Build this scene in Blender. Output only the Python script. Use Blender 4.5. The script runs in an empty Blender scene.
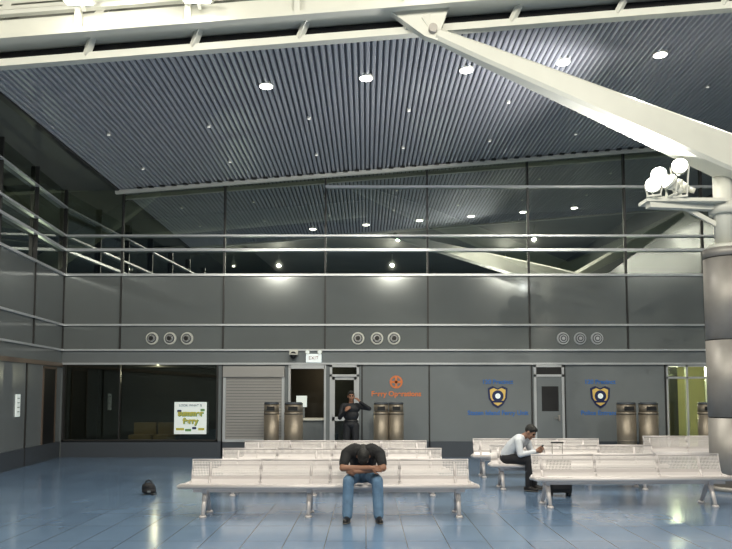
import bpy, bmesh, math, random
import numpy as np
from mathutils import Vector, Matrix
random.seed(3)
scene=bpy.context.scene
scene.view_settings.view_transform='Standard'
scene.view_settings.exposure=-0.22
V=Vector
# ------------------------------------------------------------ materials
def mat(name,col,rough=.5,metal=0,emit=None,es=0,spec=.5,noise=0,nscale=3,bump=0):
    m=bpy.data.materials.new(name); m.use_nodes=True
    nt=m.node_tree; b=nt.nodes['Principled BSDF']
    b.inputs['Base Color'].default_value=(*col,1)
    b.inputs['Roughness'].default_value=rough; b.inputs['Metallic'].default_value=metal
    b.inputs['Specular IOR Level'].default_value=spec
    if emit: 
        b.inputs['Emission Color'].default_value=(*emit,1); b.inputs['Emission Strength'].default_value=es
    if noise or bump:
        tc=nt.nodes.new('ShaderNodeTexCoord'); n=nt.nodes.new('ShaderNodeTexNoise'); n.inputs['Scale'].default_value=nscale
        n.inputs['Detail'].default_value=4
        nt.links.new(tc.outputs['Object'],n.inputs['Vector'])
        if noise:
            r=nt.nodes.new('ShaderNodeMapRange'); r.inputs['To Min'].default_value=1-noise; r.inputs['To Max'].default_value=1+noise
            mx=nt.nodes.new('ShaderNodeVectorMath'); mx.operation='SCALE'; mx.inputs[0].default_value=col
            nt.links.new(n.outputs['Fac'],r.inputs['Value']); nt.links.new(r.outputs[0],mx.inputs['Scale'])
            nt.links.new(mx.outputs[0],b.inputs['Base Color'])
        if bump:
            bp=nt.nodes.new('ShaderNodeBump'); bp.inputs['Strength'].default_value=bump; bp.inputs['Distance'].default_value=.02
            nt.links.new(n.outputs['Fac'],bp.inputs['Height']); nt.links.new(bp.outputs[0],b.inputs['Normal'])
    return m
def perforated(name,col,ax2):
    m=mat(name,col,.35,.2); nt=m.node_tree; b=nt.nodes['Principled BSDF']
    tc=nt.nodes.new('ShaderNodeTexCoord'); sp=nt.nodes.new('ShaderNodeSeparateXYZ'); nt.links.new(tc.outputs['Object'],sp.inputs[0])
    def sq(o):
        a=nt.nodes.new('ShaderNodeMath'); a.operation='DIVIDE'; a.inputs[1].default_value=.022; nt.links.new(o,a.inputs[0])
        f=nt.nodes.new('ShaderNodeMath'); f.operation='FRACT'; nt.links.new(a.outputs[0],f.inputs[0])
        s=nt.nodes.new('ShaderNodeMath'); s.operation='SUBTRACT'; s.inputs[1].default_value=.5; nt.links.new(f.outputs[0],s.inputs[0])
        p=nt.nodes.new('ShaderNodeMath'); p.operation='MULTIPLY'; nt.links.new(s.outputs[0],p.inputs[0]); nt.links.new(s.outputs[0],p.inputs[1]); return p
    p1=sq(sp.outputs['X']); p2=sq(sp.outputs[ax2])
    ad=nt.nodes.new('ShaderNodeMath'); nt.links.new(p1.outputs[0],ad.inputs[0]); nt.links.new(p2.outputs[0],ad.inputs[1])
    g=nt.nodes.new('ShaderNodeMath'); g.operation='GREATER_THAN'; g.inputs[1].default_value=.085; nt.links.new(ad.outputs[0],g.inputs[0])
    nt.links.new(g.outputs[0],b.inputs['Alpha']); return m
def pane(name,tint,gl=.12,rough=.02):
    m=bpy.data.materials.new(name); m.use_nodes=True; nt=m.node_tree; nt.nodes.clear()
    o=nt.nodes.new('ShaderNodeOutputMaterial'); mx=nt.nodes.new('ShaderNodeMixShader'); t=nt.nodes.new('ShaderNodeBsdfTransparent'); t.inputs[0].default_value=(*tint,1)
    g=nt.nodes.new('ShaderNodeBsdfGlossy'); g.inputs['Roughness'].default_value=rough; g.inputs['Color'].default_value=(.88,.93,.86,1); mx.inputs[0].default_value=gl
    nt.links.new(t.outputs[0],mx.inputs[1]); nt.links.new(g.outputs[0],mx.inputs[2]); nt.links.new(mx.outputs[0],o.inputs[0]); return m

M={}
M['white']=mat('white_painted_steel',(.70,.70,.64),.4,noise=.06)
M['lamp']=mat('lamp_lens',(1,1,1),.3,emit=(1,.96,.86),es=16)
M['hlamp']=mat('fill_lamp_lens',(1,1,1),.3,emit=(1,.96,.86),es=2)  # lens of the added hall lamps above and behind the camera
M['lampdim']=mat('lamp_lens_small',(1,1,1),.3,emit=(1,.97,.9),es=.8)
M['flood']=mat('flood_lens',(1,1,1),.3,emit=(1,1,.94),es=40)
M['slat']=mat('ceiling_slat_metal',(.54,.56,.63),.36,.5)
M['backing']=mat('ceiling_backing',(.13,.135,.155),.7)
M['dark']=mat('dark_void',(.012,.013,.016),.8)
M['soffit']=mat('soffit_dark_panel',(.14,.145,.13),.6)
M['roofnear']=mat('roof_deck_grey',(.38,.38,.35),.7,noise=.2,nscale=.6)
M['panel']=mat('grey_glass_panel',(.225,.245,.245),.12,.35,spec=.9,noise=.10,nscale=.7)
M['panel2']=mat('grey_wall_panel',(.20,.22,.23),.26,.15,noise=.08,nscale=1.5)
M['glass']=pane('night_window_glass',(.34,.40,.33),.48,.010)
M['mull']=mat('mullion_dark',(.04,.04,.04),.4,.3)
M['alu']=mat('aluminium_transom',(.62,.64,.66),.3,.4)
M['base']=mat('base_band_dark',(.06,.07,.085),.4)
M['steel']=mat('brushed_steel',(.34,.32,.30),.5,.45,noise=.12,nscale=6)
M['bin']=mat('bin_steel',(.25,.215,.17),.42,.5,noise=.2,nscale=8)
M['bronze']=mat('bronze_rail',(.20,.15,.12),.35,.5)
M['bench']=mat('bench_steel_paint',(.64,.60,.60),.38,.2)
M['perfb']=perforated('bench_perforated_back',(.70,.66,.65),'Z')
M['perfs']=perforated('bench_perforated_seat',(.72,.68,.67),'Y')
M['pane']=pane('shop_window_pane',(.70,.75,.72),.08)
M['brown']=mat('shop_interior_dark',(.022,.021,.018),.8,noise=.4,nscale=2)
M['orange']=mat('tan_upholstery',(.24,.15,.06),.7)
M['shut']=mat('shutter_slats',(.36,.35,.34),.45,.2)
M['otext']=mat('orange_lettering',(.65,.18,.05),.5)
M['btext']=mat('blue_lettering',(.03,.14,.44),.5)
M['yellow']=mat('gold_emblem',(.75,.52,.14),.5)
M['navy']=mat('navy_emblem',(.01,.02,.09),.5)
M['paper']=mat('glowing_paper_white',(.78,.85,.83),.6,emit=(.8,.88,.85),es=.3)  # unlit paper, brightened by a faint glow in the material
M['lime']=mat('lime_print',(.60,.55,.10),.6)
M['green']=mat('green_print',(.15,.33,.12),.6)
M['signface']=mat('exit_sign_face',(.8,.85,.85),.5,emit=(.8,.9,.9),es=.5)
M['red']=mat('exit_letter_maroon',(.25,.08,.07),.5)
M['black']=mat('black_plastic',(.012,.012,.013),.4)
M['chrome']=mat('nozzle_chrome',(.75,.75,.73),.2,.8)
M['corr']=mat('corridor_paint',(.62,.60,.38),.6)
M['corrfloor']=mat('corridor_tile',(.35,.33,.22),.3)
M['corrlamp']=mat('corridor_tube',(1,1,.8),.4,emit=(1,.98,.75),es=8)
M['skin']=mat('skin_brown',(.26,.125,.075),.5)
M['skin2']=mat('skin_tan',(.30,.165,.11),.5)
M['hair']=mat('hair_black',(.010,.009,.008),.6,bump=.6,nscale=60)
M['tee']=mat('tshirt_black',(.010,.010,.012),.85,bump=.5,nscale=14)
M['jean']=mat('denim_blue',(.12,.21,.33),.8,noise=.45,nscale=14,bump=.4)
M['shirt']=mat('shirt_white',(.66,.69,.74),.8,bump=.4,nscale=16)
M['trou']=mat('trousers_black',(.014,.014,.018),.8)
M['unif']=mat('uniform_dark',(.010,.011,.015),.7)
M['shoe']=mat('shoe_leather',(.012,.010,.010),.35)
M['sole']=mat('shoe_sole',(.12,.11,.10),.7)
M['eyew']=mat('eye_dark',(.02,.015,.01),.2)
M['lip']=mat('lip_skin',(.20,.07,.05),.5)
M['bag']=mat('bag_fabric_black',(.012,.012,.015),.75,bump=.5,nscale=30)
# floor
def floor_mat():
    m=bpy.data.materials.new('blue_terrazzo_tile'); m.use_nodes=True; nt=m.node_tree; b=nt.nodes['Principled BSDF']
    tc=nt.nodes.new('ShaderNodeTexCoord'); br=nt.nodes.new('ShaderNodeTexBrick'); nt.links.new(tc.outputs['Object'],br.inputs['Vector'])
    br.offset=0.0; br.inputs['Scale'].default_value=1; br.inputs['Brick Width'].default_value=.46; br.inputs['Row Height'].default_value=.92
    br.inputs['Mortar Size'].default_value=.006; br.inputs['Color1'].default_value=(.13,.205,.325,1); br.inputs['Color2'].default_value=(.155,.24,.37,1)
    br.inputs['Mortar'].default_value=(.06,.08,.115,1)
    n=nt.nodes.new('ShaderNodeTexNoise'); n.inputs['Scale'].default_value=1.2; n.inputs['Detail'].default_value=5; nt.links.new(tc.outputs['Object'],n.inputs['Vector'])
    r=nt.nodes.new('ShaderNodeMapRange'); r.inputs['To Min'].default_value=.85; r.inputs['To Max'].default_value=1.15; nt.links.new(n.outputs['Fac'],r.inputs[0])
    s=nt.nodes.new('ShaderNodeVectorMath'); s.operation='SCALE'; nt.links.new(br.outputs['Color'],s.inputs[0]); nt.links.new(r.outputs[0],s.inputs['Scale'])
    nt.links.new(s.outputs[0],b.inputs['Base Color'])
    r2=nt.nodes.new('ShaderNodeMapRange'); r2.inputs['To Min'].default_value=.11; r2.inputs['To Max'].default_value=.22; nt.links.new(n.outputs['Fac'],r2.inputs[0])
    nt.links.new(r2.outputs[0],b.inputs['Roughness']); b.inputs['Specular IOR Level'].default_value=.9
    return m
M['floor']=floor_mat()

# ------------------------------------------------------------ mesh builder
class MB:
    def __init__(s,mtx=None): s.bm=bmesh.new(); s.mats=[]; s.mtx=mtx or Matrix()
    def mi(s,m):
        if m not in s.mats: s.mats.append(m)
        return s.mats.index(m)
    def _tag(s,vs,m,smooth=False):
        i=s.mi(m); fs=set()
        for v in vs:
            for f in v.link_faces: fs.add(f)
        for f in fs: f.material_index=i; f.smooth=smooth
    def box(s,a,b,m,rot=None):
        a=V(a); b=V(b); c=(a+b)/2; d=b-a
        mt=Matrix.Translation(c)@(rot.to_4x4() if rot else Matrix())@Matrix.Diagonal((abs(d.x),abs(d.y),abs(d.z),1))
        r=bmesh.ops.create_cube(s.bm,size=1,matrix=s.mtx@mt); s._tag(r['verts'],m)
    def beam(s,p,q,w,h,m):
        p=V(p); q=V(q); d=q-p; L=d.length; x=d.normalized(); up=V((0,0,1))
        if abs(x.z)>.95: up=V((0,1,0))
        y=up.cross(x).normalized(); z=x.cross(y)
        R=Matrix((x,y,z)).transposed().to_4x4()
        mt=Matrix.Translation((p+q)/2)@R@Matrix.Diagonal((L,w,h,1))
        r=bmesh.ops.create_cube(s.bm,size=1,matrix=s.mtx@mt); s._tag(r['verts'],m)
    def cyl(s,p,q,r1,r2,m,seg=24,smooth=True,caps=True):
        p=V(p); q=V(q); d=q-p
        R=d.to_track_quat('Z','Y').to_matrix().to_4x4()
        r=bmesh.ops.create_cone(s.bm,cap_ends=caps,segments=seg,radius1=r1,radius2=r2,depth=d.length,matrix=s.mtx@Matrix.Translation((p+q)/2)@R)
        s._tag(r['verts'],m,smooth)
        if smooth:
            for v in r['verts']:
                for f in v.link_faces:
                    if len(f.verts)>4: f.smooth=False
    def ell(s,c,rad,m,R=None,seg=20):
        mt=Matrix.Translation(V(c))@(R.to_4x4() if R else Matrix())@Matrix.Diagonal((*rad,1))
        r=bmesh.ops.create_uvsphere(s.bm,u_segments=seg,v_segments=seg//2+2,radius=1,matrix=s.mtx@mt); s._tag(r['verts'],m,True)
    def tube(s,pts,r,m,seg=10):
        for a,b in zip(pts,pts[1:]): s.cyl(a,b,r,r,m,seg)
        for a in pts: s.ell(a,(r,r,r),m,seg=10)
    def poly(s,pts,m):
        vs=[s.bm.verts.new(s.mtx@V(p)) for p in pts]; f=s.bm.faces.new(vs); f.material_index=s.mi(m)
    def prism(s,pts,off,m):
        off=V(off); a=[s.bm.verts.new(s.mtx@V(p)) for p in pts]; b=[s.bm.verts.new(s.mtx@(V(p)+off)) for p in pts]
        i=s.mi(m); n=len(pts); fs=[s.bm.faces.new(a),s.bm.faces.new(b[::-1])]
        for k in range(n): fs.append(s.bm.faces.new((a[k],b[k],b[(k+1)%n],a[(k+1)%n])))
        for f in fs: f.material_index=i
        bmesh.ops.recalc_face_normals(s.bm,faces=fs)
    def strut(s,A,B,prof,m):
        A=V(A);B=V(B); dd=(B-A).normalized(); yv=V((0,0,1)).cross(dd).normalized(); zv=dd.cross(yv); ch=.05; rs=[]
        for tt,wy,hz in prof:
            p=A.lerp(B,tt)
            rs.append([s.bm.verts.new(p+yv*a+zv*b) for a,b in ((-wy+ch,-hz),(wy-ch,-hz),(wy,-hz+ch),(wy,hz-ch),(wy-ch,hz),(-wy+ch,hz),(-wy,hz-ch),(-wy,-hz+ch))])
        i=s.mi(m); fs=[]
        for a,b in zip(rs,rs[1:]):
            for k in range(8): fs.append(s.bm.faces.new((a[k],a[(k+1)%8],b[(k+1)%8],b[k])))
        fs.append(s.bm.faces.new(rs[0][::-1])); fs.append(s.bm.faces.new(rs[-1]))
        for f in fs: f.material_index=i
        bmesh.ops.recalc_face_normals(s.bm,faces=fs)
    def done(s,name,loc=None,bevel=0,parent=None):
        me=bpy.data.meshes.new(name); s.bm.to_mesh(me); s.bm.free()
        for m in s.mats: me.materials.append(M[m])
        o=bpy.data.objects.new(name,me); scene.collection.objects.link(o)
        if loc: o.location=loc
        if parent: o.parent=parent
        if bevel:
            bv=o.modifiers.new('b','BEVEL'); bv.width=bevel; bv.segments=2; bv.limit_method='ANGLE'
        return o
def empty(name,loc=(0,0,0)):
    e=bpy.data.objects.new(name,None); e.empty_display_size=.2; e.location=loc; scene.collection.objects.link(e); return e
def text(name,body,loc,size,m,parent=None,rot=(math.pi/2,0,0),ext=.004,bold=0):
    c=bpy.data.curves.new(name,'FONT'); c.body=body; c.size=size; c.extrude=ext; c.align_x='CENTER'; c.align_y='CENTER'; c.offset=bold
    t=bpy.data.objects.new(name+'_c',c); scene.collection.objects.link(t)
    dg=bpy.context.evaluated_depsgraph_get(); me=bpy.data.meshes.new_from_object(t.evaluated_get(dg)); bpy.data.objects.remove(t)
    o=bpy.data.objects.new(name,me); scene.collection.objects.link(o); o.location=loc; o.rotation_euler=rot
    me.materials.clear(); me.materials.append(M[m])
    if parent: o.parent=parent
    return o

# ------------------------------------------------------------ camera
F=712.; P=math.radians(4.0); EYE=1.7; HV=392.
cam=bpy.data.cameras.new('camera'); co=bpy.data.objects.new('camera',cam); scene.collection.objects.link(co)
co.location=(0,0,EYE); co.rotation_euler=(math.pi/2+P,0,0)
cam.sensor_width=36; cam.lens=36*F/732; PY=HV-F*math.tan(P); cam.shift_y=(PY-274.5)/732; cam.clip_end=200
scene.camera=co
D=18.7   # back wall distance
def zx(v): # survey height on the back wall
    y=(PY-v)/F; return EYE+D*(math.sin(P)+y*math.cos(P))/(math.cos(P)-y*math.sin(P))
def wx(u): return (u-366)/38.0
CZ=lambda x: 7.55+.082*x
WARM=(1,.95,.81)

# ------------------------------------------------------------ room shell
m=MB(); m.box((-14,-9,-.1),(13,24,0),'floor'); m.done('floor')
Z1,Z2,Z3,Z4,Z5=2.41,2.80,3.46,4.79,7.17
XL,XR=-8.0,12.0
w=MB()
op=[(wx(64),wx(219),.42),(wx(290),wx(325),0),(wx(330),wx(359),0),(wx(665),wx(707),0)]
x=XL
for a,b,s in op:
    w.box((x,D,0),(a,D+.2,Z1),'panel2'); x=b
    if s: w.box((a,D-.02,0),(b,D+.2,s),'base')
w.box((x,D,0),(XR,D+.2,Z1),'panel2')
w.box((XL,D,Z1),(XR,D+.2,Z2),'panel2')
w.box((XL,D,Z2),(XR,D+.2,Z4),'panel')
for a,b in ((XL,wx(62)),(wx(219),wx(288)),(wx(361),wx(533)),(wx(564),wx(664))):
    if b-a>.1: w.box((a,D-.02,0),(b,D,.42),'base')
w.done('wall_back')
w=MB(); w.poly([(XL,D+.03,Z4),(XR,D+.03,Z4),(XR,D+.03,9.0),(XL,D+.03,9.0)],'glass'); w.done('window_2')
t=MB()
for z,h,mm in ((Z1+.03,.05,'alu'),(Z2,.045,'alu'),(Z3,.05,'alu'),(Z4,.06,'alu'),(5.46,.07,'alu'),(5.84,.05,'alu')):
    t.box((XL,D-.07,z-h/2),(XR,D+.06,z+h/2),mm)
t.box((wx(325),D-.05,Z5-.03),(XR,D+.06,Z5+.03),'alu')
for u in (62,120,223,325,428,530,628,706,806):
    x=wx(u); t.box((x-.022,D-.035,Z2),(x+.022,D+.06,8.8),'mull')
for u in (362,429,531,564,664,708,223):
    x=wx(u); t.box((x-.018,D-.02,.0),(x+.018,D+.02,Z1),'mull')
t.done('trim_back')
dv=V((.08,-1,0)).normalized(); nv=V((1,.08,0)).normalized()
LM=Matrix(((dv.x,nv.x,0,XL),(dv.y,nv.y,0,D),(0,0,1,0),(0,0,0,1)))
L=28.
w=MB(LM)
w.box((0,-.2,0),(L,0,Z1),'panel2'); w.box((0,0,0),(L,.02,.42),'base')
w.box((0,-.2,Z1),(L,0,Z4),'panel')
w.done('wall_left')
w=MB(LM); w.poly([(0,-.06,Z4),(L,-.06,Z4),(L,-.06,9.8),(0,-.06,9.8)],'glass'); w.done('window_3')
t=MB(LM)
for z,h in ((Z2,.045),(Z3,.05),(Z4,.06),(5.46,.07),(5.84,.05),(6.6,.04)): t.box((0,-.05,z-h/2),(L,.06,z+h/2),'alu')
t.box((0,-.05,Z1-.05),(L,.05,Z1+.05),'bronze')
for k in range(15): t.box((k*2.0-.02,-.05,Z2),(k*2.0+.02,.035,7.1),'mull')
t.box((2.3,0,0),(2.34,.03,Z1),'mull')
t.done('trim_left')
m=MB(LM); m.box((.45,.0,.42),(1.25,.015,2.3),'black'); m.box((.40,0,.42),(.45,.03,2.33),'bronze'); m.box((1.25,0,.42),(1.30,.03,2.33),'bronze'); m.box((.4,0,2.28),(1.3,.03,2.33),'bronze'); m.done('window_4')
m=MB(LM); m.box((2.68,.0,1.15),(2.88,.03,1.65),'paper')
for k in range(4): m.box((2.72,.03,1.25+k*.1),(2.84,.034,1.27+k*.1),'steel')
m.done('wall_notice')
m=MB(); m.box((XR,-9,0),(XR+.2,D,9.8),'panel2'); m.done('wall_right')
m=MB(); m.box((-8,-9.2,0),(XR,-9,9.8),'panel2'); m.done('wall_front')
# ceilings
c=MB(); per=.11; n=int((XR+6.5)/per)
c.poly([(-6.55,11.5,CZ(-6.55)+.05),(XR,11.5,CZ(XR)+.05),(XR,18.7,CZ(XR)+.05),(-6.55,18.7,CZ(-6.55)+.05)],'backing')
for k in range(n):
    x=-6.5+k*per; z=CZ(x)
    c.prism([(x,11.5,z+.045),(x+.018,11.5,z),(x+.062,11.5,z+.003),(x+.080,11.5,z+.05)],(0,7.12,0),'slat')
c.done('ceiling')
c=MB(); c.box((-8.3,11.4,7.08),(-6.55,18.75,7.2),'soffit'); c.box((-6.62,11.4,6.98),(-6.5,18.7,7.12),'mull'); c.done('ceiling_soffit')
c=MB(); c.box((-9,-9,9.6),(XR,11.9,9.8),'roofnear'); c.done('ceiling_near')
c=MB(); c.prism([(-9,11.6,7.2),(-6.5,11.6,CZ(-6.5)+.1),(XR,11.6,CZ(XR)+.1),(XR,11.6,9.7),(-9,11.6,9.7)],(0,.1,0),'soffit'); c.done('wall_clerestory')
t=MB()
t.beam((-6.6,18.45,CZ(-6.6)-.06),(XR,18.45,CZ(XR)-.06),.10,.09,'white')
for k in range(60):
    x=-6+k*.3; t.box((x,18.3,CZ(x)-.03),(x+.12,18.4,CZ(x)-.005),'black')
t.done('trim_ceiling')
# exterior canopy seen through the clerestory glass
e=MB()
e.prism([(-16,19.0,7.5),(XR+3,19.0,9.0),(XR+3,27,9.0),(-16,27,7.5)],(0,0,.1),'soffit')
PR=((0,.12,.12),(.3,.2,.24),(1,.24,.3))
e.strut((-6.0,20.2,7.5),(-10.5,20.5,4.6),PR,'white'); e.strut((-.4,21.5,8.0),(6.4,21.5,5.2),PR,'white'); e.strut((12.5,21.5,8.3),(5.9,21.5,5.2),PR,'white')
e.strut((-7.6,23,7.0),(0.,23,7.7),((0,.2,.25),(1,.2,.25)),'white')
for x in (-10.5,6.1): e.cyl((x,20.6 if x<0 else 21.5,0),(x,20.6 if x<0 else 21.5,5.3),.28,.28,'steel',32)
e.beam((-16,20.0,7.1),(XR,20.0,8.75),.3,.2,'white')
e.done('exterior_canopy')
e=MB(); e.box((-18,19.0,-.1),(16,30,-.02),'base'); e.done('ground_exterior')
for k,(x,y) in enumerate(((-11,23.5),(-4,24.5),(3,24.5),(9,24))):
    m=MB(); m.cyl((x,y,3.0),(x,y,0),.05,.07,'steel',12); m.box((x-.2,y-.15,3.0),(x+.2,y+.15,3.12),'steel'); m.done('exterior_uplight')
    l=bpy.data.lights.new('uplight_lamp_%d'%k,'POINT'); l.energy=(230,160,150,150)[k]; l.color=(.98,1,.78); l.shadow_soft_size=.1; o=bpy.data.objects.new('uplight_lamp_%d'%k,l); o.location=(x,y,3.35); scene.collection.objects.link(o)

# ------------------------------------------------------------ roof girder
g=MB()
def gb(y,dz,w,h,mm='white',a=-9,b=XR): g.beam((a,y,CZ(a)+dz),(b,y,CZ(b)+dz),w,h,mm)
gb(11.4,.03,.16,.12); gb(11.45,.16,.04,.18,'dark'); gb(11.3,.44,.42,.34); gb(11.0,.66,.10,.07); gb(11.35,1.05,.14,.12)
gb(11.0,.26,.14,.07); gb(11.2,.82,.2,.06); gb(11.5,.75,.04,.12,'dark')
for k in range(12):
    x=-8.1+k*1.75; z=CZ(x)
    g.beam((x,11.36,z+.05),(x+.15,11.25,z+.35),.10,.08,'white'); g.beam((x,11.32,z+.5),(x+.5,11.32,z+1.05),.10,.10,'white')
    g.beam((x,11.0,z+.3),(x,11.0,z+.7),.09,.09,'white')
g.done('roof_girder')
def spot(name,loc,tgt,e,ang,col=WARM,r=.08,blend=.6,parent=None):
    l=bpy.data.lights.new(name,'SPOT'); l.energy=e; l.spot_size=math.radians(ang); l.spot_blend=blend; l.color=col; l.shadow_soft_size=r
    o=bpy.data.objects.new(name,l); scene.collection.objects.link(o); o.location=loc
    o.rotation_euler=(V(tgt)-V(loc)).to_track_quat('-Z','Y').to_euler()
    if parent: o.parent=parent
    return o
for k,(x,dz) in enumerate(((-4.5,.62),(-2.65,.50),(-3.75,.78),(.9,.9),(4.2,.9))):
    m=MB(); z=CZ(x)+dz; y=10.72
    m.box((x-.24,y-.06,z),(x+.24,y+.12,z+.12),'white'); m.prism([(x-.2,y-.065,z+.05),(x-.2,y-.065,z-.02),(x-.2,y+.1,z-.02)],(.4,0,0),'lamp'); m.beam((x,y+.1,z+.05),(x,10.98,z-.02),.05,.05,'white')
    m.done('girder_luminaire'); spot('girder_lamp_%d'%k,(x,y-.25,z-.1),(x,11.3,z-.8),7,150,r=.05)
# ------------------------------------------------------------ strut
s=MB()
A=V((1.13,11.22,7.50)); B=V((7.7,12.6,5.42)); dd=(B-A).normalized()
s.strut(A,B,((0,.10,.10),(.12,.13,.15),(.5,.2,.25),(.8,.26,.33),(1,.28,.35)),'white')
s.beam(A-dd*.15+V((0,0,.06)),A+V((0,0,.2)),.1,.35,'white'); s.cyl(A+V((-.05,-.16,.05)),A+V((-.05,.16,.05)),.07,.07,'steel')
s.prism([(.4,11.15,CZ(.4)+.28),(1.35,11.15,CZ(1.35)+.28),(1.15,11.15,7.38),(.95,11.15,7.45)],(0,.15,0),'white')
s.done('roof_strut')
s=MB(); s.strut((11.8,11.3,8.3),(7.2,12.5,5.4),((0,.10,.10),(.5,.2,.25),(1,.28,.36)),'white'); s.done('roof_strut')
# ------------------------------------------------------------ column
CX,CY=6.37,12.5
c=MB()
c.cyl((CX,CY,0),(CX,CY,.08),.40,.40,'steel',48)
for a,b in ((.08,1.25),(1.27,2.6),(2.62,4.05),(4.07,4.22)): c.cyl((CX,CY,a),(CX,CY,b),.36,.36,'steel',48)
c.cyl((CX,CY,.05),(CX,CY,4.2),.345,.345,'black',48)
c.cyl((CX,CY,4.22),(CX,CY,4.3),.36,.26,'white',48); c.cyl((CX,CY,4.3),(CX,CY,5.7),.16,.16,'white',32)
c.cyl((CX,CY,4.85),(CX,CY,5.05),.24,.24,'white',32)
c.beam((4.95,12.3,4.98),(CX,CY,4.98),.16,.12,'white'); c.box((4.9,12.2,5.02),(6.3,12.6,5.08),'white')
c.beam((5.6,12.45,5.0),(CX,CY,4.6),.05,.08,'white')
c.done('steel_clad_column')
fl=MB(); flights=[]
for p,d in (((5.00,12.15,5.28),(-.5,-.85,.0)),((5.16,12.3,5.50),(-.45,-.88,.08)),((5.48,12.2,5.62),(-.35,-.9,.12)),((5.30,12.15,5.32),(-.8,-.25,.55)),((5.62,12.52,5.36),(-.88,.28,.36))):
    p=V(p); d=V(d).normalized()
    fl.cyl(p-d*.16,p,.055,.125,'white',20); fl.cyl(p,p+d*.07,.135,.135,'white',20); fl.cyl(p+d*.071,p+d*.078,.122,.122,'flood',20)
    fl.cyl(p-d*.26,p-d*.16,.05,.05,'white',12)
    sd=d.cross(V((0,0,1))).normalized(); base=V((p.x,p.y,5.10))
    for sg in (-1,1): fl.beam(p+sd*.145*sg,base+sd*.10*sg,.02,.03,'white')
    fl.beam(base+sd*.12,base-sd*.12,.05,.03,'white')
    flights.append((p+d*.12,d))
fl.done('floodlight_cluster')
for k,(p,d) in enumerate(flights): spot('flood_beam_%d'%k,p,p+d,(180,180,180,700,1500)[k],(130,130,130,130,95)[k],col=(1,.97,.9),blend=.9)

# ------------------------------------------------------------ downlights
for k,x in enumerate((-1.86,0,1.87,3.68,5.5,7.3)):
    m=MB(); z=CZ(x); y=12.9
    m.cyl((x,y,z-.02),(x,y,z+.04),.13,.13,'white',24); m.cyl((x,y,z-.028),(x,y,z-.021),.115,.115,'lamp',24)
    m.done('recessed_downlight'); spot('downlight_beam_%d'%k,(x,y,z-.06),(x,y,0),400,130)
for k in range(14):
    x=-5.4+(k%7)*2.1; y=14.6 if k<7 else 16.9; z=CZ(x)
    m=MB(); m.cyl((x,y,z-.03),(x,y,z+.03),.04,.04,'white',12); m.cyl((x,y,z-.035),(x,y,z-.031),.03,.03,'lampdim',12); m.done('ceiling_sprinkler_light')
k=0
for y in (4.0,-3.0):  # out-of-view lamps, added to brighten the hall and back wall
    for x in (-5.0,1.5,8.0):
        m=MB(); m.cyl((x,y,9.25),(x,y,9.6),.03,.03,'white',10); m.cyl((x,y,9.0),(x,y,9.27),.20,.08,'white',24); m.cyl((x,y,8.985),(x,y,8.999),.08,.08,'hlamp',24)
        m.done('hall_fill_lamp'); spot('hall_fill_beam_%d'%k,(x,y,8.95),(x,y+(6 if y>0 else 9),0),1500,150,r=.06); k+=1

# ------------------------------------------------------------ shop window (left)
a,b=wx(64),wx(219)
w=MB(); w.box((a-.3,D+3,0),(b+.3,D+3.1,Z1+.3),'brown'); w.box((a-.3,D+.2,0),(a-.2,D+3,Z1+.3),'brown'); w.box((b+.2,D+.2,0),(b+.3,D+3,Z1+.3),'brown'); w.box((a-.3,D+.2,Z1),(b+.3,D+3,Z1+.1),'brown')
w.box((a-.2,D+.2,.0),(b+.2,D+3,.02),'brown'); w.done('wall_shop')
w=MB(); w.box((a,D+.08,.42),(b,D+.09,Z1),'pane')
for q in (a,b-.05): w.box((q,D-.02,.42),(q+.05,D+.1,Z1),'mull')
w.box((a,D-.02,.40),(b,D+.1,.46),'mull'); w.box((wx(120),D-.0,.42),(wx(121),D+.1,Z1),'mull'); w.done('window_1')
po=empty('window_poster'); m=MB(); m.box((wx(176),D-.045,zx(434)),(wx(208),D-.03,zx(402)),'paper')
for uu,vv,c_,ww in ((182,429,'lime',4),(190,430,'green',3),(196,428,'navy',2),(203,429,'lime',3),(181,411,'navy',2),(204,410,'green',2)): m.box((wx(uu-ww),D-.05,zx(vv+1.2)),(wx(uu+ww),D-.045,zx(vv-1.2)),c_)
m.done('poster_sheet',parent=po)
text('poster_title','summer\nferry',(wx(192),D-.052,zx(417)),.20,'lime',po,bold=.008); text('poster_title_shadow','summer\nferry',(wx(192.6),D-.048,zx(417.6)),.20,'green',po,bold=.010)
text('poster_heading','LOOK WHAT IS',(wx(192),D-.05,zx(405.5)),.085,'navy',po)
m=MB()
for k in range(2):
    x0=wx(124)+k*.66; m.box((x0,D+.5,.35),(x0+.6,D+1.0,.55),'orange'); m.box((x0,D+.95,.5),(x0+.6,D+1.1,.86),'orange')
    for q in (x0+.05,x0+.55): m.cyl((q,D+.55,0.02),(q,D+.55,.36),.02,.02,'steel',8); m.cyl((q,D+.95,0.02),(q,D+.95,.36),.02,.02,'steel',8)
m.done('lounge_seat',bevel=.03)
l=bpy.data.lights.new('shop_lamp','POINT'); l.energy=24; l.color=(1,.85,.6); o=bpy.data.objects.new('shop_lamp',l); o.location=((a+b)/2,D+1.5,2.2); scene.collection.objects.link(o)
m=MB(); a,b=wx(224),wx(285)
m.box((a,D-.06,.42),(a+.07,D,Z1-.08),'alu'); m.box((b-.07,D-.06,.42),(b,D,Z1-.08),'alu'); m.box((a,D-.1,Z1-.32),(b,D,Z1-.04),'shut'); m.box((a,D-.05,.40),(b,D,.47),'alu')
z=.47
while z<Z1-.34:
    m.box((a+.07,D-.035,z),(b-.07,D-.0,z+.062),'shut'); z+=.075
m.done('roller_shutter')
a,b=wx(290),wx(325)
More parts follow.
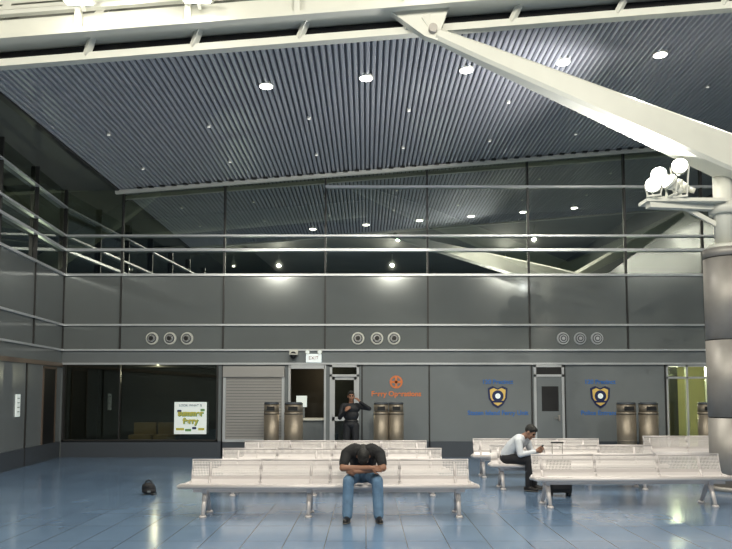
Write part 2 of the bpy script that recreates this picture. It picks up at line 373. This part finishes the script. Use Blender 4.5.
w=MB(); w.box((a-.5,D+2,0),(b+1.3,D+2.1,2.6),'brown'); w.box((a-.5,D+.2,0),(a-.4,D+2,2.6),'brown'); w.box((b+1.3,D+.2,0),(b+1.4,D+2,2.6),'brown'); w.box((a-.5,D+.2,2.42),(b+1.4,D+2,2.5),'brown'); w.done('wall_office')
m=MB(); m.box((a+.05,D+.3,0),(b-.03,D+.8,.95),'panel2'); m.box((a,D+.22,.95),(b,D+.85,1.0),'white'); m.done('service_counter')
m=MB(); m.box((a+.18,D+.4,1.0),(a+.36,D+.5,1.4),'panel2'); m.box((a+.14,D+.36,1.3),(a+.42,D+.42,1.6),'paper'); m.done('counter_display')
m=MB()
for q in (a-.03,b-.02): m.box((q,D-.05,0),(q+.05,D+.1,Z1),'alu')
m.box((a,D-.05,Z1-.1),(b,D+.1,Z1),'alu'); m.done('trim_opening')
def door(name,u0,u1,top,glass=True):
    a,b=wx(u0),wx(u1); m=MB(); f=.06
    m.box((a,D-.05,0),(a+f,D+.1,Z1),'alu'); m.box((b-f,D-.05,0),(b,D+.1,Z1),'alu'); m.box((a,D-.05,Z1-f),(b,D+.1,Z1),'alu'); m.box((a,D-.05,top),(b,D+.1,top+.06),'alu')
    if glass:
        for q in (a+f,b-f-.07): m.box((q,D,0),(q+.07,D+.05,top),'alu')
        m.box((a+f,D,0),(b-f,D+.05,.25),'alu'); m.box((a+f,D,.95),(b-f,D+.05,1.05),'alu'); m.box((a+f,D,top-.08),(b-f,D+.05,top),'alu'); m.box((a+f,D+.02,.2),(b-f,D+.03,Z1-f),'pane')
    else:
        m.box((a+f,D-.03,0),(b-f,D+.0,top),'panel2'); m.box((a+.2,D-.035,1.2),(b-.15,D-.025,1.85),'black'); m.box((a+f,D-.02,top+.06),(b-f,D-.0,Z1-f),'black')
    m.box((b-.17,D-.09,.95),(b-.13,D-.04,1.1),'steel'); m.cyl((b-.28,D-.08,1.02),(b-.13,D-.08,1.02),.012,.012,'steel',8)
    m.done(name)
door('door_2',330,359,2.1); door('door_3',533,563,2.1,False)
l=bpy.data.lights.new('office_lamp','POINT'); l.energy=24; l.color=(1,.8,.5); o=bpy.data.objects.new('office_lamp',l); o.location=(wx(325),D+1.2,2.2); scene.collection.objects.link(o)
e=empty('exit_sign'); m=MB(); x=wx(314); z=zx(358)
m.box((x-.2,D-.12,z-.12),(x+.2,D-.0,z+.1),'signface'); 
for q in (-.16,.16): m.cyl((x+q,D-.16,z+.15),(x+q,D-.04,z+.15),.06,.05,'white',16); m.cyl((x+q,D-.166,z+.15),(x+q,D-.161,z+.15),.045,.045,'paper',16)
m.done('exit_housing',parent=e); text('exit_letters','EXIT',(x,D-.125,z-.01),.13,'red',e)
m=MB(); x=wx(294); z=zx(356); m.box((x-.11,D-.1,z+.02),(x+.11,D,z+.16),'white'); m.cyl((x,D-.16,z+.02),(x,D-.16,z+.05),.11,.11,'white'); m.ell((x,D-.16,z+.01),(.09,.09,.1),'black'); m.box((x-.03,D-.2,z+.05),(x+.03,D,z+.09),'white'); m.done('security_camera')
# corridor right
a,b=wx(665),wx(707)
w=MB(); w.box((a-1,D+5,0),(b+2.5,D+5.1,2.7),'corr'); w.box((a-1,D+.2,0),(a-.9,D+5,2.7),'corr'); w.box((b+2.5,D+.2,0),(b+2.6,D+5,2.7),'corr'); w.box((a-1,D+.2,2.6),(b+2.6,D+5,2.7),'corr'); w.box((a-.9,D+.2,0),(b+2.5,D+5,.02),'corrfloor')
w.done('wall_corridor')
w=MB()
for q in (a,a+.52,b-.05): w.box((q,D-.03,0),(q+.05,D+.08,Z1),'alu')
for q in (2.05,2.36): w.box((a,D-.03,q),(b,D+.08,q+.05),'alu')
w.box((a,D+.02,0),(b,D+.03,Z1),'pane'); w.done('door_4')
w=MB(); w.box((a+.72,D+2,0.02),(a+.86,D+2.1,2.59),'mull'); w.done('corridor_post')
w=MB(); w.box((a+1.45,D+3.2,0.02),(a+1.7,D+3.4,2.59),'mull'); w.done('corridor_post')
w=MB(); w.box((a+.75,D+4.9,1.0),(a+2.2,D+4.98,2.1),'brown'); w.box((a+.7,D+4.93,.95),(a+2.25,D+4.99,2.15),'alu'); w.done('window_5')
w=MB(); w.box((a+1.0,D+3.9,.02),(a+1.5,D+4.3,1.3),'base'); w.box((a+1.05,D+3.88,.2),(a+1.45,D+3.9,1.2),'steel'); w.box((a+.98,D+3.86,1.3),(a+1.52,D+4.32,1.35),'steel'); w.done('ticket_cabinet')
for y in (1.,3.):
    m=MB(); m.box((a-.2,D+y,2.50),(b+.4,D+y+.15,2.58),'corrlamp'); m.done('corridor_luminaire')
    l=bpy.data.lights.new('corridor_lamp','POINT'); l.energy=130; l.color=(1,.95,.62); l.shadow_soft_size=.2; o=bpy.data.objects.new('corridor_lamp',l); o.location=((a+b)/2,D+y,2.3); scene.collection.objects.link(o)
for grp,bright in (((152,170,187),1),((358,377,394),1),((563,580,597),0)):
    for u in grp:
        x=wx(u); z=zx(338.5); m=MB(); y=D
        if bright:
            m.cyl((x,y-.05,z),(x,y,z),.155,.17,'white',28); m.cyl((x,y-.055,z),(x,y-.051,z),.125,.125,'base',24); m.cyl((x,y-.12,z),(x,y-.05,z),.09,.11,'chrome',28); m.cyl((x,y-.125,z),(x,y-.119,z),.06,.06,'black',20)
        else:
            m.cyl((x,y-.05,z),(x,y,z),.155,.165,'alu',28); m.cyl((x,y-.055,z),(x,y-.05,z),.13,.13,'base',24)
            m.cyl((x,y-.065,z),(x,y-.055,z),.10,.10,'alu',24); m.cyl((x,y-.072,z),(x,y-.065,z),.075,.075,'base',24); m.cyl((x,y-.08,z),(x,y-.072,z),.045,.045,'alu',20)
        m.done('air_nozzle')
# signs
e=empty('terminal_lettering'); m=MB(); x=wx(396); z=zx(382); m.cyl((x,D-.01,z),(x,D,z),.17,.17,'otext',28); m.cyl((x,D-.014,z),(x,D-.009,z),.125,.125,'panel2',28); m.box((x-.17,D-.018,z-.03),(x+.17,D-.008,z+.03),'otext'); m.box((x-.03,D-.018,z-.15),(x+.03,D-.008,z+.15),'otext'); m.done('round_logo',parent=e)
text('line_1','Ferry Operations',(wx(396),D-.005,zx(394)),.185,'otext',e,bold=.005)
def psign(u,t1,t2):
    e=empty('police_precinct_sign'); x=wx(u); y=D-.005
    text('heading',t1,(x,y,zx(382)),.16,'btext',e,bold=.004); text('unit_name',t2,(x,y,zx(413)),.165,'btext',e,bold=.004)
    m=MB(); z=zx(396)
    sh=[(-.26,.2),(-.13,.26),(0,.2),(.13,.26),(.26,.2),(.24,-.06),(.13,-.24),(0,-.32),(-.13,-.24),(-.24,-.06)]
    m.prism([(x+p*1.0,y-.01,z+q*1.0) for p,q in sh],(0,.012,0),'navy'); m.prism([(x+p*.8,y-.018,z+q*.8) for p,q in sh],(0,.01,0),'yellow')
    m.cyl((x,y-.024,z),(x,y-.016,z),.15,.15,'navy',24); m.cyl((x,y-.028,z),(x,y-.022,z),.07,.07,'paper',20); m.box((x-.17,y-.024,z-.17),(x+.17,y-.017,z-.12),'navy')
    m.done('shield',parent=e)
psign(497,'120 Precinct','Staten Island Ferry Unit'); psign(599,'120 Precinct','Police Entrance')
def bin_(u,y,r=.19,h=1.45):
    x=(u-366)*y/F; m=MB()
    m.cyl((x,y,0),(x,y,.06),r*.9,r*.9,'black',32); m.cyl((x,y,.06),(x,y,h-.28),r,r,'bin',36); m.cyl((x,y,h-.26),(x,y,h-.05),r*.97,r*.97,'bin',36); m.cyl((x,y,h-.3),(x,y,h-.24),r*1.02,r*1.02,'bin',36)
    m.cyl((x,y,h-.05),(x,y,h),r*1.02,r*.9,'base',36); m.box((x-r*.5,y-r*1.0,h-.2),(x+r*.5,y-r*.8,h-.1),'black'); m.cyl((x,y,.5),(x,y,.53),r*1.02,r*1.02,'bin',36); m.done('litter_bin')
for u in (272,294,381,396,625,647,704): bin_(u,17.6, .185 if u not in(294,625,647) else .23)

# ------------------------------------------------------------ benches
def bench(loc,length,n,rotz=0):
    m=MB(); w=length/n
    prof=[(-.46,.425),(-.40,.44),(-.25,.425),(-.08,.405),(-.02,.42),(.02,.47),(.06,.60),(.09,.73)]
    for k in range(n):
        x0=-length/2+k*w+.012; x1=x0+w-.024
        for j,(p,q) in enumerate(zip(prof,prof[1:])):
            mm='perfs' if j<3 else ('bench' if j==3 or j==4 else 'perfb')
            m.poly([(x0,*p),(x1,*p),(x1,*q),(x0,*q)],mm)
        for x in (x0,x1): m.tube([(x,a,b) for a,b in prof],.011,'bench',8)
        m.tube([(x0,.09,.73),(x1,.09,.73)],.016,'bench',10)
        m.beam((x0,.025,.49),(x1,.025,.49),.012,.05,'bench'); m.beam((x0,.075,.66),(x1,.075,.66),.008,.015,'bench')
        xm=(x0+x1)/2; m.tube([(xm,a,b) for a,b in prof[:4]],.008,'bench',6)
    h=length/2
    m.cyl((-h-.05,-.46,.42),(h+.05,-.46,.42),.03,.03,'bench',16)
    for sx in (-1,1):
        m.tube([(sx*(h+.05),-.46,.42),(sx*(h+.06),-.3,.415),(sx*(h+.05),-.1,.40),(sx*(h+.0),.0,.42)],.028,'bench',12)
    m.box((-h+.1,-.27,.32),(h-.1,-.19,.385),'bench')
    legs=[-h+.27,-.27,h-.2] if n>3 else [-h+.15,h-.33]
    for x in legs:
        m.prism([(x-.03,-.34,.40),(x-.03,-.05,.40),(x-.03,-.12,.30),(x-.03,-.22,.26),(x-.03,-.30,.30)],(.06,0,0),'bench')
        for (ya,yb) in ((-.26,-.40),(-.19,.02)):
            m.cyl((x,ya,.32),(x,yb,.03),.040,.026,'bench',14); m.cyl((x,yb,0),(x,yb,.03),.055,.04,'bench',18)
        m.tube([(x,-.23,.35),(x,-.05,.38),(x,.03,.5),(x,.085,.68)],.02,'bench',8)
    o=m.done('perforated_bench',loc); o.rotation_euler=(0,0,rotz); return o
bench((-.51,10.2,0),3.95,4)
bench((-.58,12.2,0),3.75,4); bench((-.60,14.1,0),3.6,4)
bench((4.02,11.05,0),2.95,3,math.radians(2))
bench((3.72,12.95,0),2.95,3); bench((3.5,14.7,0),2.6,3); bench((7.0,15.6,0),1.9,2)

# ------------------------------------------------------------ people
def frame(f,u):
    f=V(f).normalized(); u=V(u); sd=f.cross(u).normalized(); u=sd.cross(f).normalized()
    return sd,f,u
def figure(name,bones,vox,smooth=2):
    bm=bmesh.new()
    for b in bones:
        if b[0]=='C':
            _,p,r1,q,r2,mm=b; p=V(p); q=V(q); d=q-p
            if d.length>1e-4:
                bmesh.ops.create_cone(bm,cap_ends=True,segments=16,radius1=r1,radius2=r2,depth=d.length,matrix=Matrix.Translation((p+q)/2)@d.to_track_quat('Z','Y').to_matrix().to_4x4())
            for c,r in ((p,r1),(q,r2)): bmesh.ops.create_icosphere(bm,subdivisions=2,radius=r,matrix=Matrix.Translation(c))
        else:
            _,c,rad,R,mm=b; bmesh.ops.create_icosphere(bm,subdivisions=3,radius=1,matrix=Matrix.Translation(V(c))@R.to_4x4()@Matrix.Diagonal((*rad,1)))
    me=bpy.data.meshes.new('t'); bm.to_mesh(me); bm.free(); o=bpy.data.objects.new('t',me); scene.collection.objects.link(o)
    r=o.modifiers.new('r','REMESH'); r.mode='VOXEL'; r.voxel_size=vox
    sm=o.modifiers.new('s','SMOOTH'); sm.factor=.5; sm.iterations=smooth
    dg=bpy.context.evaluated_depsgraph_get(); me2=bpy.data.meshes.new_from_object(o.evaluated_get(dg)); bpy.data.objects.remove(o)
    n=len(me2.polygons); C=np.zeros(n*3); me2.polygons.foreach_get('center',C); C=C.reshape(-1,3)
    best=np.full(n,1e9); idx=np.zeros(n,int); names=[]
    for b in bones:
        mm=b[-1]
        if mm not in names: names.append(mm)
        if b[0]=='C':
            p=np.array(b[1]); q=np.array(b[3]); d=q-p; L2=max((d*d).sum(),1e-9); t_=np.clip(((C-p)@d)/L2,0,1)
            ds=np.linalg.norm(C-(p+t_[:,None]*d),axis=1)-(b[2]+(b[4]-b[2])*t_)
        else:
            R=np.array(b[3]); lo=(C-np.array(b[1]))@R; rad=np.array(b[2]); k=np.linalg.norm(lo/rad,axis=1)
            ds=(k-1)*rad.min()
        w_=ds<best; best[w_]=ds[w_]; idx[w_]=names.index(mm)
    me2.materials.clear()
    for nm in names: me2.materials.append(M[nm])
    me2.polygons.foreach_set('material_index',idx.astype(np.int32)); me2.polygons.foreach_set('use_smooth',[True]*n); me2.update()
    ob=bpy.data.objects.new(name,me2); scene.collection.objects.link(ob); return ob
def head(c,f,u,skin,hair,neckmat=None):
    sd,f,u=frame(f,u); R=Matrix((sd,f,u)).transposed(); c=V(c)
    at=lambda a,b,d: c+sd*a+f*b+u*d
    B=[('E',at(0,-.01,.02),(.076,.096,.098),R,skin),('E',at(0,.03,-.055),(.055,.062,.062),R,skin),
       ('C',at(0,.085,.01),.010,at(0,.108,-.022),.014,skin),('E',at(0,.086,-.062),(.026,.012,.008),R,'lip'),('E',at(0,.075,-.098),(.022,.02,.018),R,skin),
       ('E',at(0,-.022,.035),(.083,.100,.100),R,hair),('E',at(0,.02,.085),(.065,.07,.042),R,hair)]
    for s_ in (-1,1):
        B+=[('E',at(s_*.080,-.005,-.012),(.012,.022,.032),R,skin),('E',at(s_*.031,.082,.008),(.013,.010,.008),R,'eyew'),('C',at(s_*.018,.09,.026),.006,at(s_*.048,.076,.027),.005,hair),('E',at(s_*.04,.06,-.03),(.025,.025,.025),R,skin)]
    return B
def hand(wr,d,nrm,side,mat_,curl=.5,sc=1.0):
    d=V(d).normalized(); nrm=V(nrm); nrm=(nrm-d*nrm.dot(d)).normalized(); sd=d.cross(nrm)*side; wr=V(wr); B=[]
    B+=[('C',wr,.026*sc,wr+d*.03*sc,.024*sc,mat_)]
    lens=(.072,.080,.075,.058)
    for k in range(4):
        off=(.033-.022*k)*sc; kn=wr+d*(.088-.004*abs(k-1))*sc+sd*off
        B.append(('C',wr+d*.02*sc+sd*off*.6,.014*sc,kn,.0115*sc,mat_))
        p=kn; ang=0
        for j,fr in enumerate((.45,.32,.23)):
            ang+=curl*(.7,1.0,.7)[j]; v=d*math.cos(ang)+nrm*math.sin(ang); q=p+v*lens[k]*fr*1.15*sc
            B.append(('C',p,(.0095-.001*j)*sc,q,(.0088-.001*j)*sc,mat_)); p=q
    p=wr+d*.025*sc+sd*.022*sc; q=p+(d*.6+sd*.75+nrm*.25).normalized()*.045*sc; r_=q+(d*.85+sd*.2+nrm*.45).normalized()*.032*sc; t_=r_+(d*.85+nrm*.5).normalized()*.024*sc
    B+=[('C',p,.017*sc,q,.0125*sc,mat_),('C',q,.0115*sc,r_,.0105*sc,mat_),('C',r_,.0105*sc,t_,.0085*sc,mat_)]
    return B
def shoe(ank,f,mm='shoe'):
    f=V(f).normalized(); a=V((ank[0],ank[1],0)); R=Matrix((f.cross(V((0,0,1))),f,V((0,0,1)))).transposed()
    return [('C',a-f*.05+V((0,0,.045)),.042,a+f*.06+V((0,0,.045)),.042,mm),('C',a+f*.05+V((0,0,.04)),.043,a+f*.15+V((0,0,.034)),.034,mm),
            ('C',a+V((0,0,.06)),.044,a+V((0,0,.12)),.042,mm),('E',a+f*.05+V((0,0,.012)),(.05,.15,.012),R,'sole')]
I3=Matrix.Identity(3)
cx=-.04
B=[]
B+=[('E',(cx,10.0,.555),(.17,.14,.112),I3,'jean'),
    ('C',(cx-.06,9.98,.62),.115,(cx-.07,9.86,.78),.120,'tee'),('C',(cx+.06,9.98,.62),.115,(cx+.07,9.86,.78),.120,'tee'),
    ('C',(cx-.08,9.86,.80),.125,(cx-.10,9.73,.89),.118,'tee'),('C',(cx+.08,9.86,.80),.125,(cx+.10,9.73,.89),.118,'tee'),
    ('C',(cx-.12,9.72,.915),.094,(cx-.205,9.67,.88),.084,'tee'),('C',(cx+.12,9.72,.915),.094,(cx+.205,9.67,.88),.084,'tee'),
    ('C',(cx,9.74,.93),.07,(cx,9.62,.89),.055,'hair')]
for s_ in (-1,1):
    k=V((cx+s_*.19,9.50,.53)); an=V((cx+s_*.205,9.46,.10))
    B+=[('C',(cx+s_*.10,10.0,.54),.095,tuple(k),.078,'jean'),('C',tuple(k),.076,tuple(k.lerp(an,.4)+V((0,.02,0))),.073,'jean'),('C',tuple(k.lerp(an,.4)+V((0,.02,0))),.073,tuple(an+V((0,0,-.01))),.068,'jean')]
    B+=shoe(an,(s_*.15,-1,0))
    sh=V((cx+s_*.22,9.67,.875)); el=V((cx+s_*.27,9.50,.695)); mid=sh.lerp(el,.68)
    B+=[('C',tuple(sh),.078,tuple(mid),.066,'tee'),('C',tuple(sh.lerp(el,.5)),.048,tuple(el),.044,'skin')]
B+=[('C',(cx-.27,9.50,.695),.044,(cx+.10,9.40,.71),.032,'skin'),('C',(cx+.27,9.50,.695),.044,(cx-.06,9.43,.66),.032,'skin')]
B+=hand((cx+.11,9.395,.71),(1,.15,-.12),(.1,.9,-.3),-1,'skin',.45)
B+=hand((cx-.08,9.43,.657),(-1,.15,.05),(-.1,.9,.2),1,'skin',.45)
B+=head((cx+.005,9.565,.835),(0,.05,-1),(0,-1,-.05),'skin','hair')
figure('sleeping_man',B,.0055)
f=V((.82,-.57,0)).normalized(); sd=f.cross(V((0,0,1))); P0=V((2.52,12.72,.53)); q=lambda a,b,c: tuple(P0+f*a+sd*b+V((0,0,c)))
B=[('E',q(0,0,.01),(.15,.15,.11),I3,'trou')]
for s_ in (-1,1):
    B+=[('C',q(.0,s_*.06,.08),.110,q(.12,s_*.07,.22),.122,'shirt'),('C',q(.12,s_*.07,.22),.122,q(.25,s_*.10,.34),.104,'shirt'),('C',q(.25,s_*.10,.34),.09,q(.27,s_*.18,.33),.076,'shirt'),
        ('C',q(.27,s_*.19,.33),.070,q(.33,s_*.24,.10),.054,'shirt'),('C',q(.33,s_*.24,.10),.050,q(.52,s_*.09,.14),.038,'shirt'),
        ('C',q(0,s_*.10,.005),.095,q(.44,s_*.13,.0),.072,'trou'),('C',q(.44,s_*.13,0),.070,q(.42,s_*.13,-.42),.054,'trou'),
        ('C',q(.52,s_*.09,.14),.027,q(.54,s_*.075,.15),.026,'skin2')]
    an=P0+f*.42+sd*s_*.13; B+=shoe((an.x,an.y,0),f+sd*s_*.15)
    B+=hand(q(.545,s_*.07,.155),f*.6+sd*(-s_*.4)+V((0,0,.35)),sd*(-s_)+V((0,0,.3)),1 if s_<0 else -1,'skin2',.5)
B+=[('C',q(.27,0,.38),.06,q(.34,0,.42),.052,'skin2')]
B+=head(q(.42,0,.475),f*.75+V((0,0,-.62)),f*.62+V((0,0,.78)),'skin2','hair')
seated=figure('seated_man',B,.006)
m=MB(); c=P0+f*.60+V((0,0,.20)); m.beam(tuple(c-V((0,0,.05))+f*.0),tuple(c+V((0,0,.06))+f*.04),.07,.012,'black'); ph=m.done('phone'); ph.parent=seated
X0=-.36; Y0=17.3; q=lambda a,b,c:(X0+a,Y0+b,c)
B=[('E',q(0,0,.93),(.175,.13,.12),I3,'unif'),('E',q(0,0,1.0),(.185,.135,.05),I3,'black'),('E',q(0,-.01,1.15),(.19,.14,.17),I3,'unif'),('E',q(0,-.01,1.30),(.22,.15,.14),I3,'unif'),('C',q(0,0,1.40),.06,q(0,-.02,1.50),.05,'skin')]
for s_ in (-1,1):
    B+=[('C',q(s_*.09,0,.9),.105,q(s_*.11,-.01,.5),.08,'unif'),('C',q(s_*.11,-.01,.5),.075,q(s_*.12,.02,.1),.06,'unif'),('C',q(s_*.12,0,1.37),.07,q(s_*.19,0,1.36),.07,'unif')]
    B+=shoe((X0+s_*.12,Y0+.02,0),(s_*.25,-1,0))
B+=[('C',q(-.2,0,1.35),.066,q(-.27,-.06,1.08),.054,'unif'),('C',q(-.27,-.06,1.08),.05,q(-.14,-.24,1.24),.036,'unif'),
    ('C',q(.2,0,1.35),.066,q(.44,-.05,1.30),.054,'unif'),('C',q(.44,-.05,1.30),.05,q(.22,-.16,1.46),.034,'unif')]
B+=hand(q(-.13,-.25,1.25),(.6,-.1,.6),(.3,.7,-.2),1,'skin',.5)+hand(q(.21,-.165,1.47),(-.6,.1,.65),(-.6,.4,-.3),-1,'skin',.5)
B+=head(q(0,-.02,1.60),(.1,-1,-.1),(0,-.1,1),'skin','hair')
figure('standing_officer',B,.008)

# ------------------------------------------------------------ small bag, suitcase
px,py=-3.62,12.0
m=MB(); m.ell((px,py,.10),(.115,.085,.098),'bag'); m.ell((px+.01,py-.01,.06),(.12,.09,.058),'bag'); m.ell((px-.02,py-.04,.14),(.08,.055,.05),'bag')
m.tube([(px-.06,py,.17),(px-.05,py,.215),(px,py,.235),(px+.04,py,.215),(px+.055,py,.17)],.010,'bag',8)
m.tube([(px+.08,py-.03,.09),(px+.14,py-.05,.04),(px+.15,py-.09,.012),(px+.09,py-.12,.010)],.009,'bag',8); m.box((px+.01,py-.105,.045),(px+.06,py-.09,.075),'panel2')
m.done('small_bag')
m=MB(); m.box((3.0,11.75,.06),(3.36,11.98,.58),'black'); m.box((3.04,11.73,.12),(3.32,11.76,.50),'trou')
for x in (3.1,3.27): m.cyl((x,11.95,.58),(x,11.95,.86),.008,.008,'steel',8)
m.tube([(3.09,11.95,.86),(3.28,11.95,.86)],.014,'black')
for x in (3.03,3.33): m.cyl((x-.02,11.94,.04),(x+.02,11.94,.04),.04,.04,'black',16); m.cyl((x-.02,11.79,.04),(x+.02,11.79,.04),.04,.04,'black',16)
m.done('rolling_suitcase',bevel=.01)
wd=bpy.data.worlds.new('night'); scene.world=wd; wd.use_nodes=True; wd.node_tree.nodes['Background'].inputs[0].default_value=(.01,.012,.02,1)
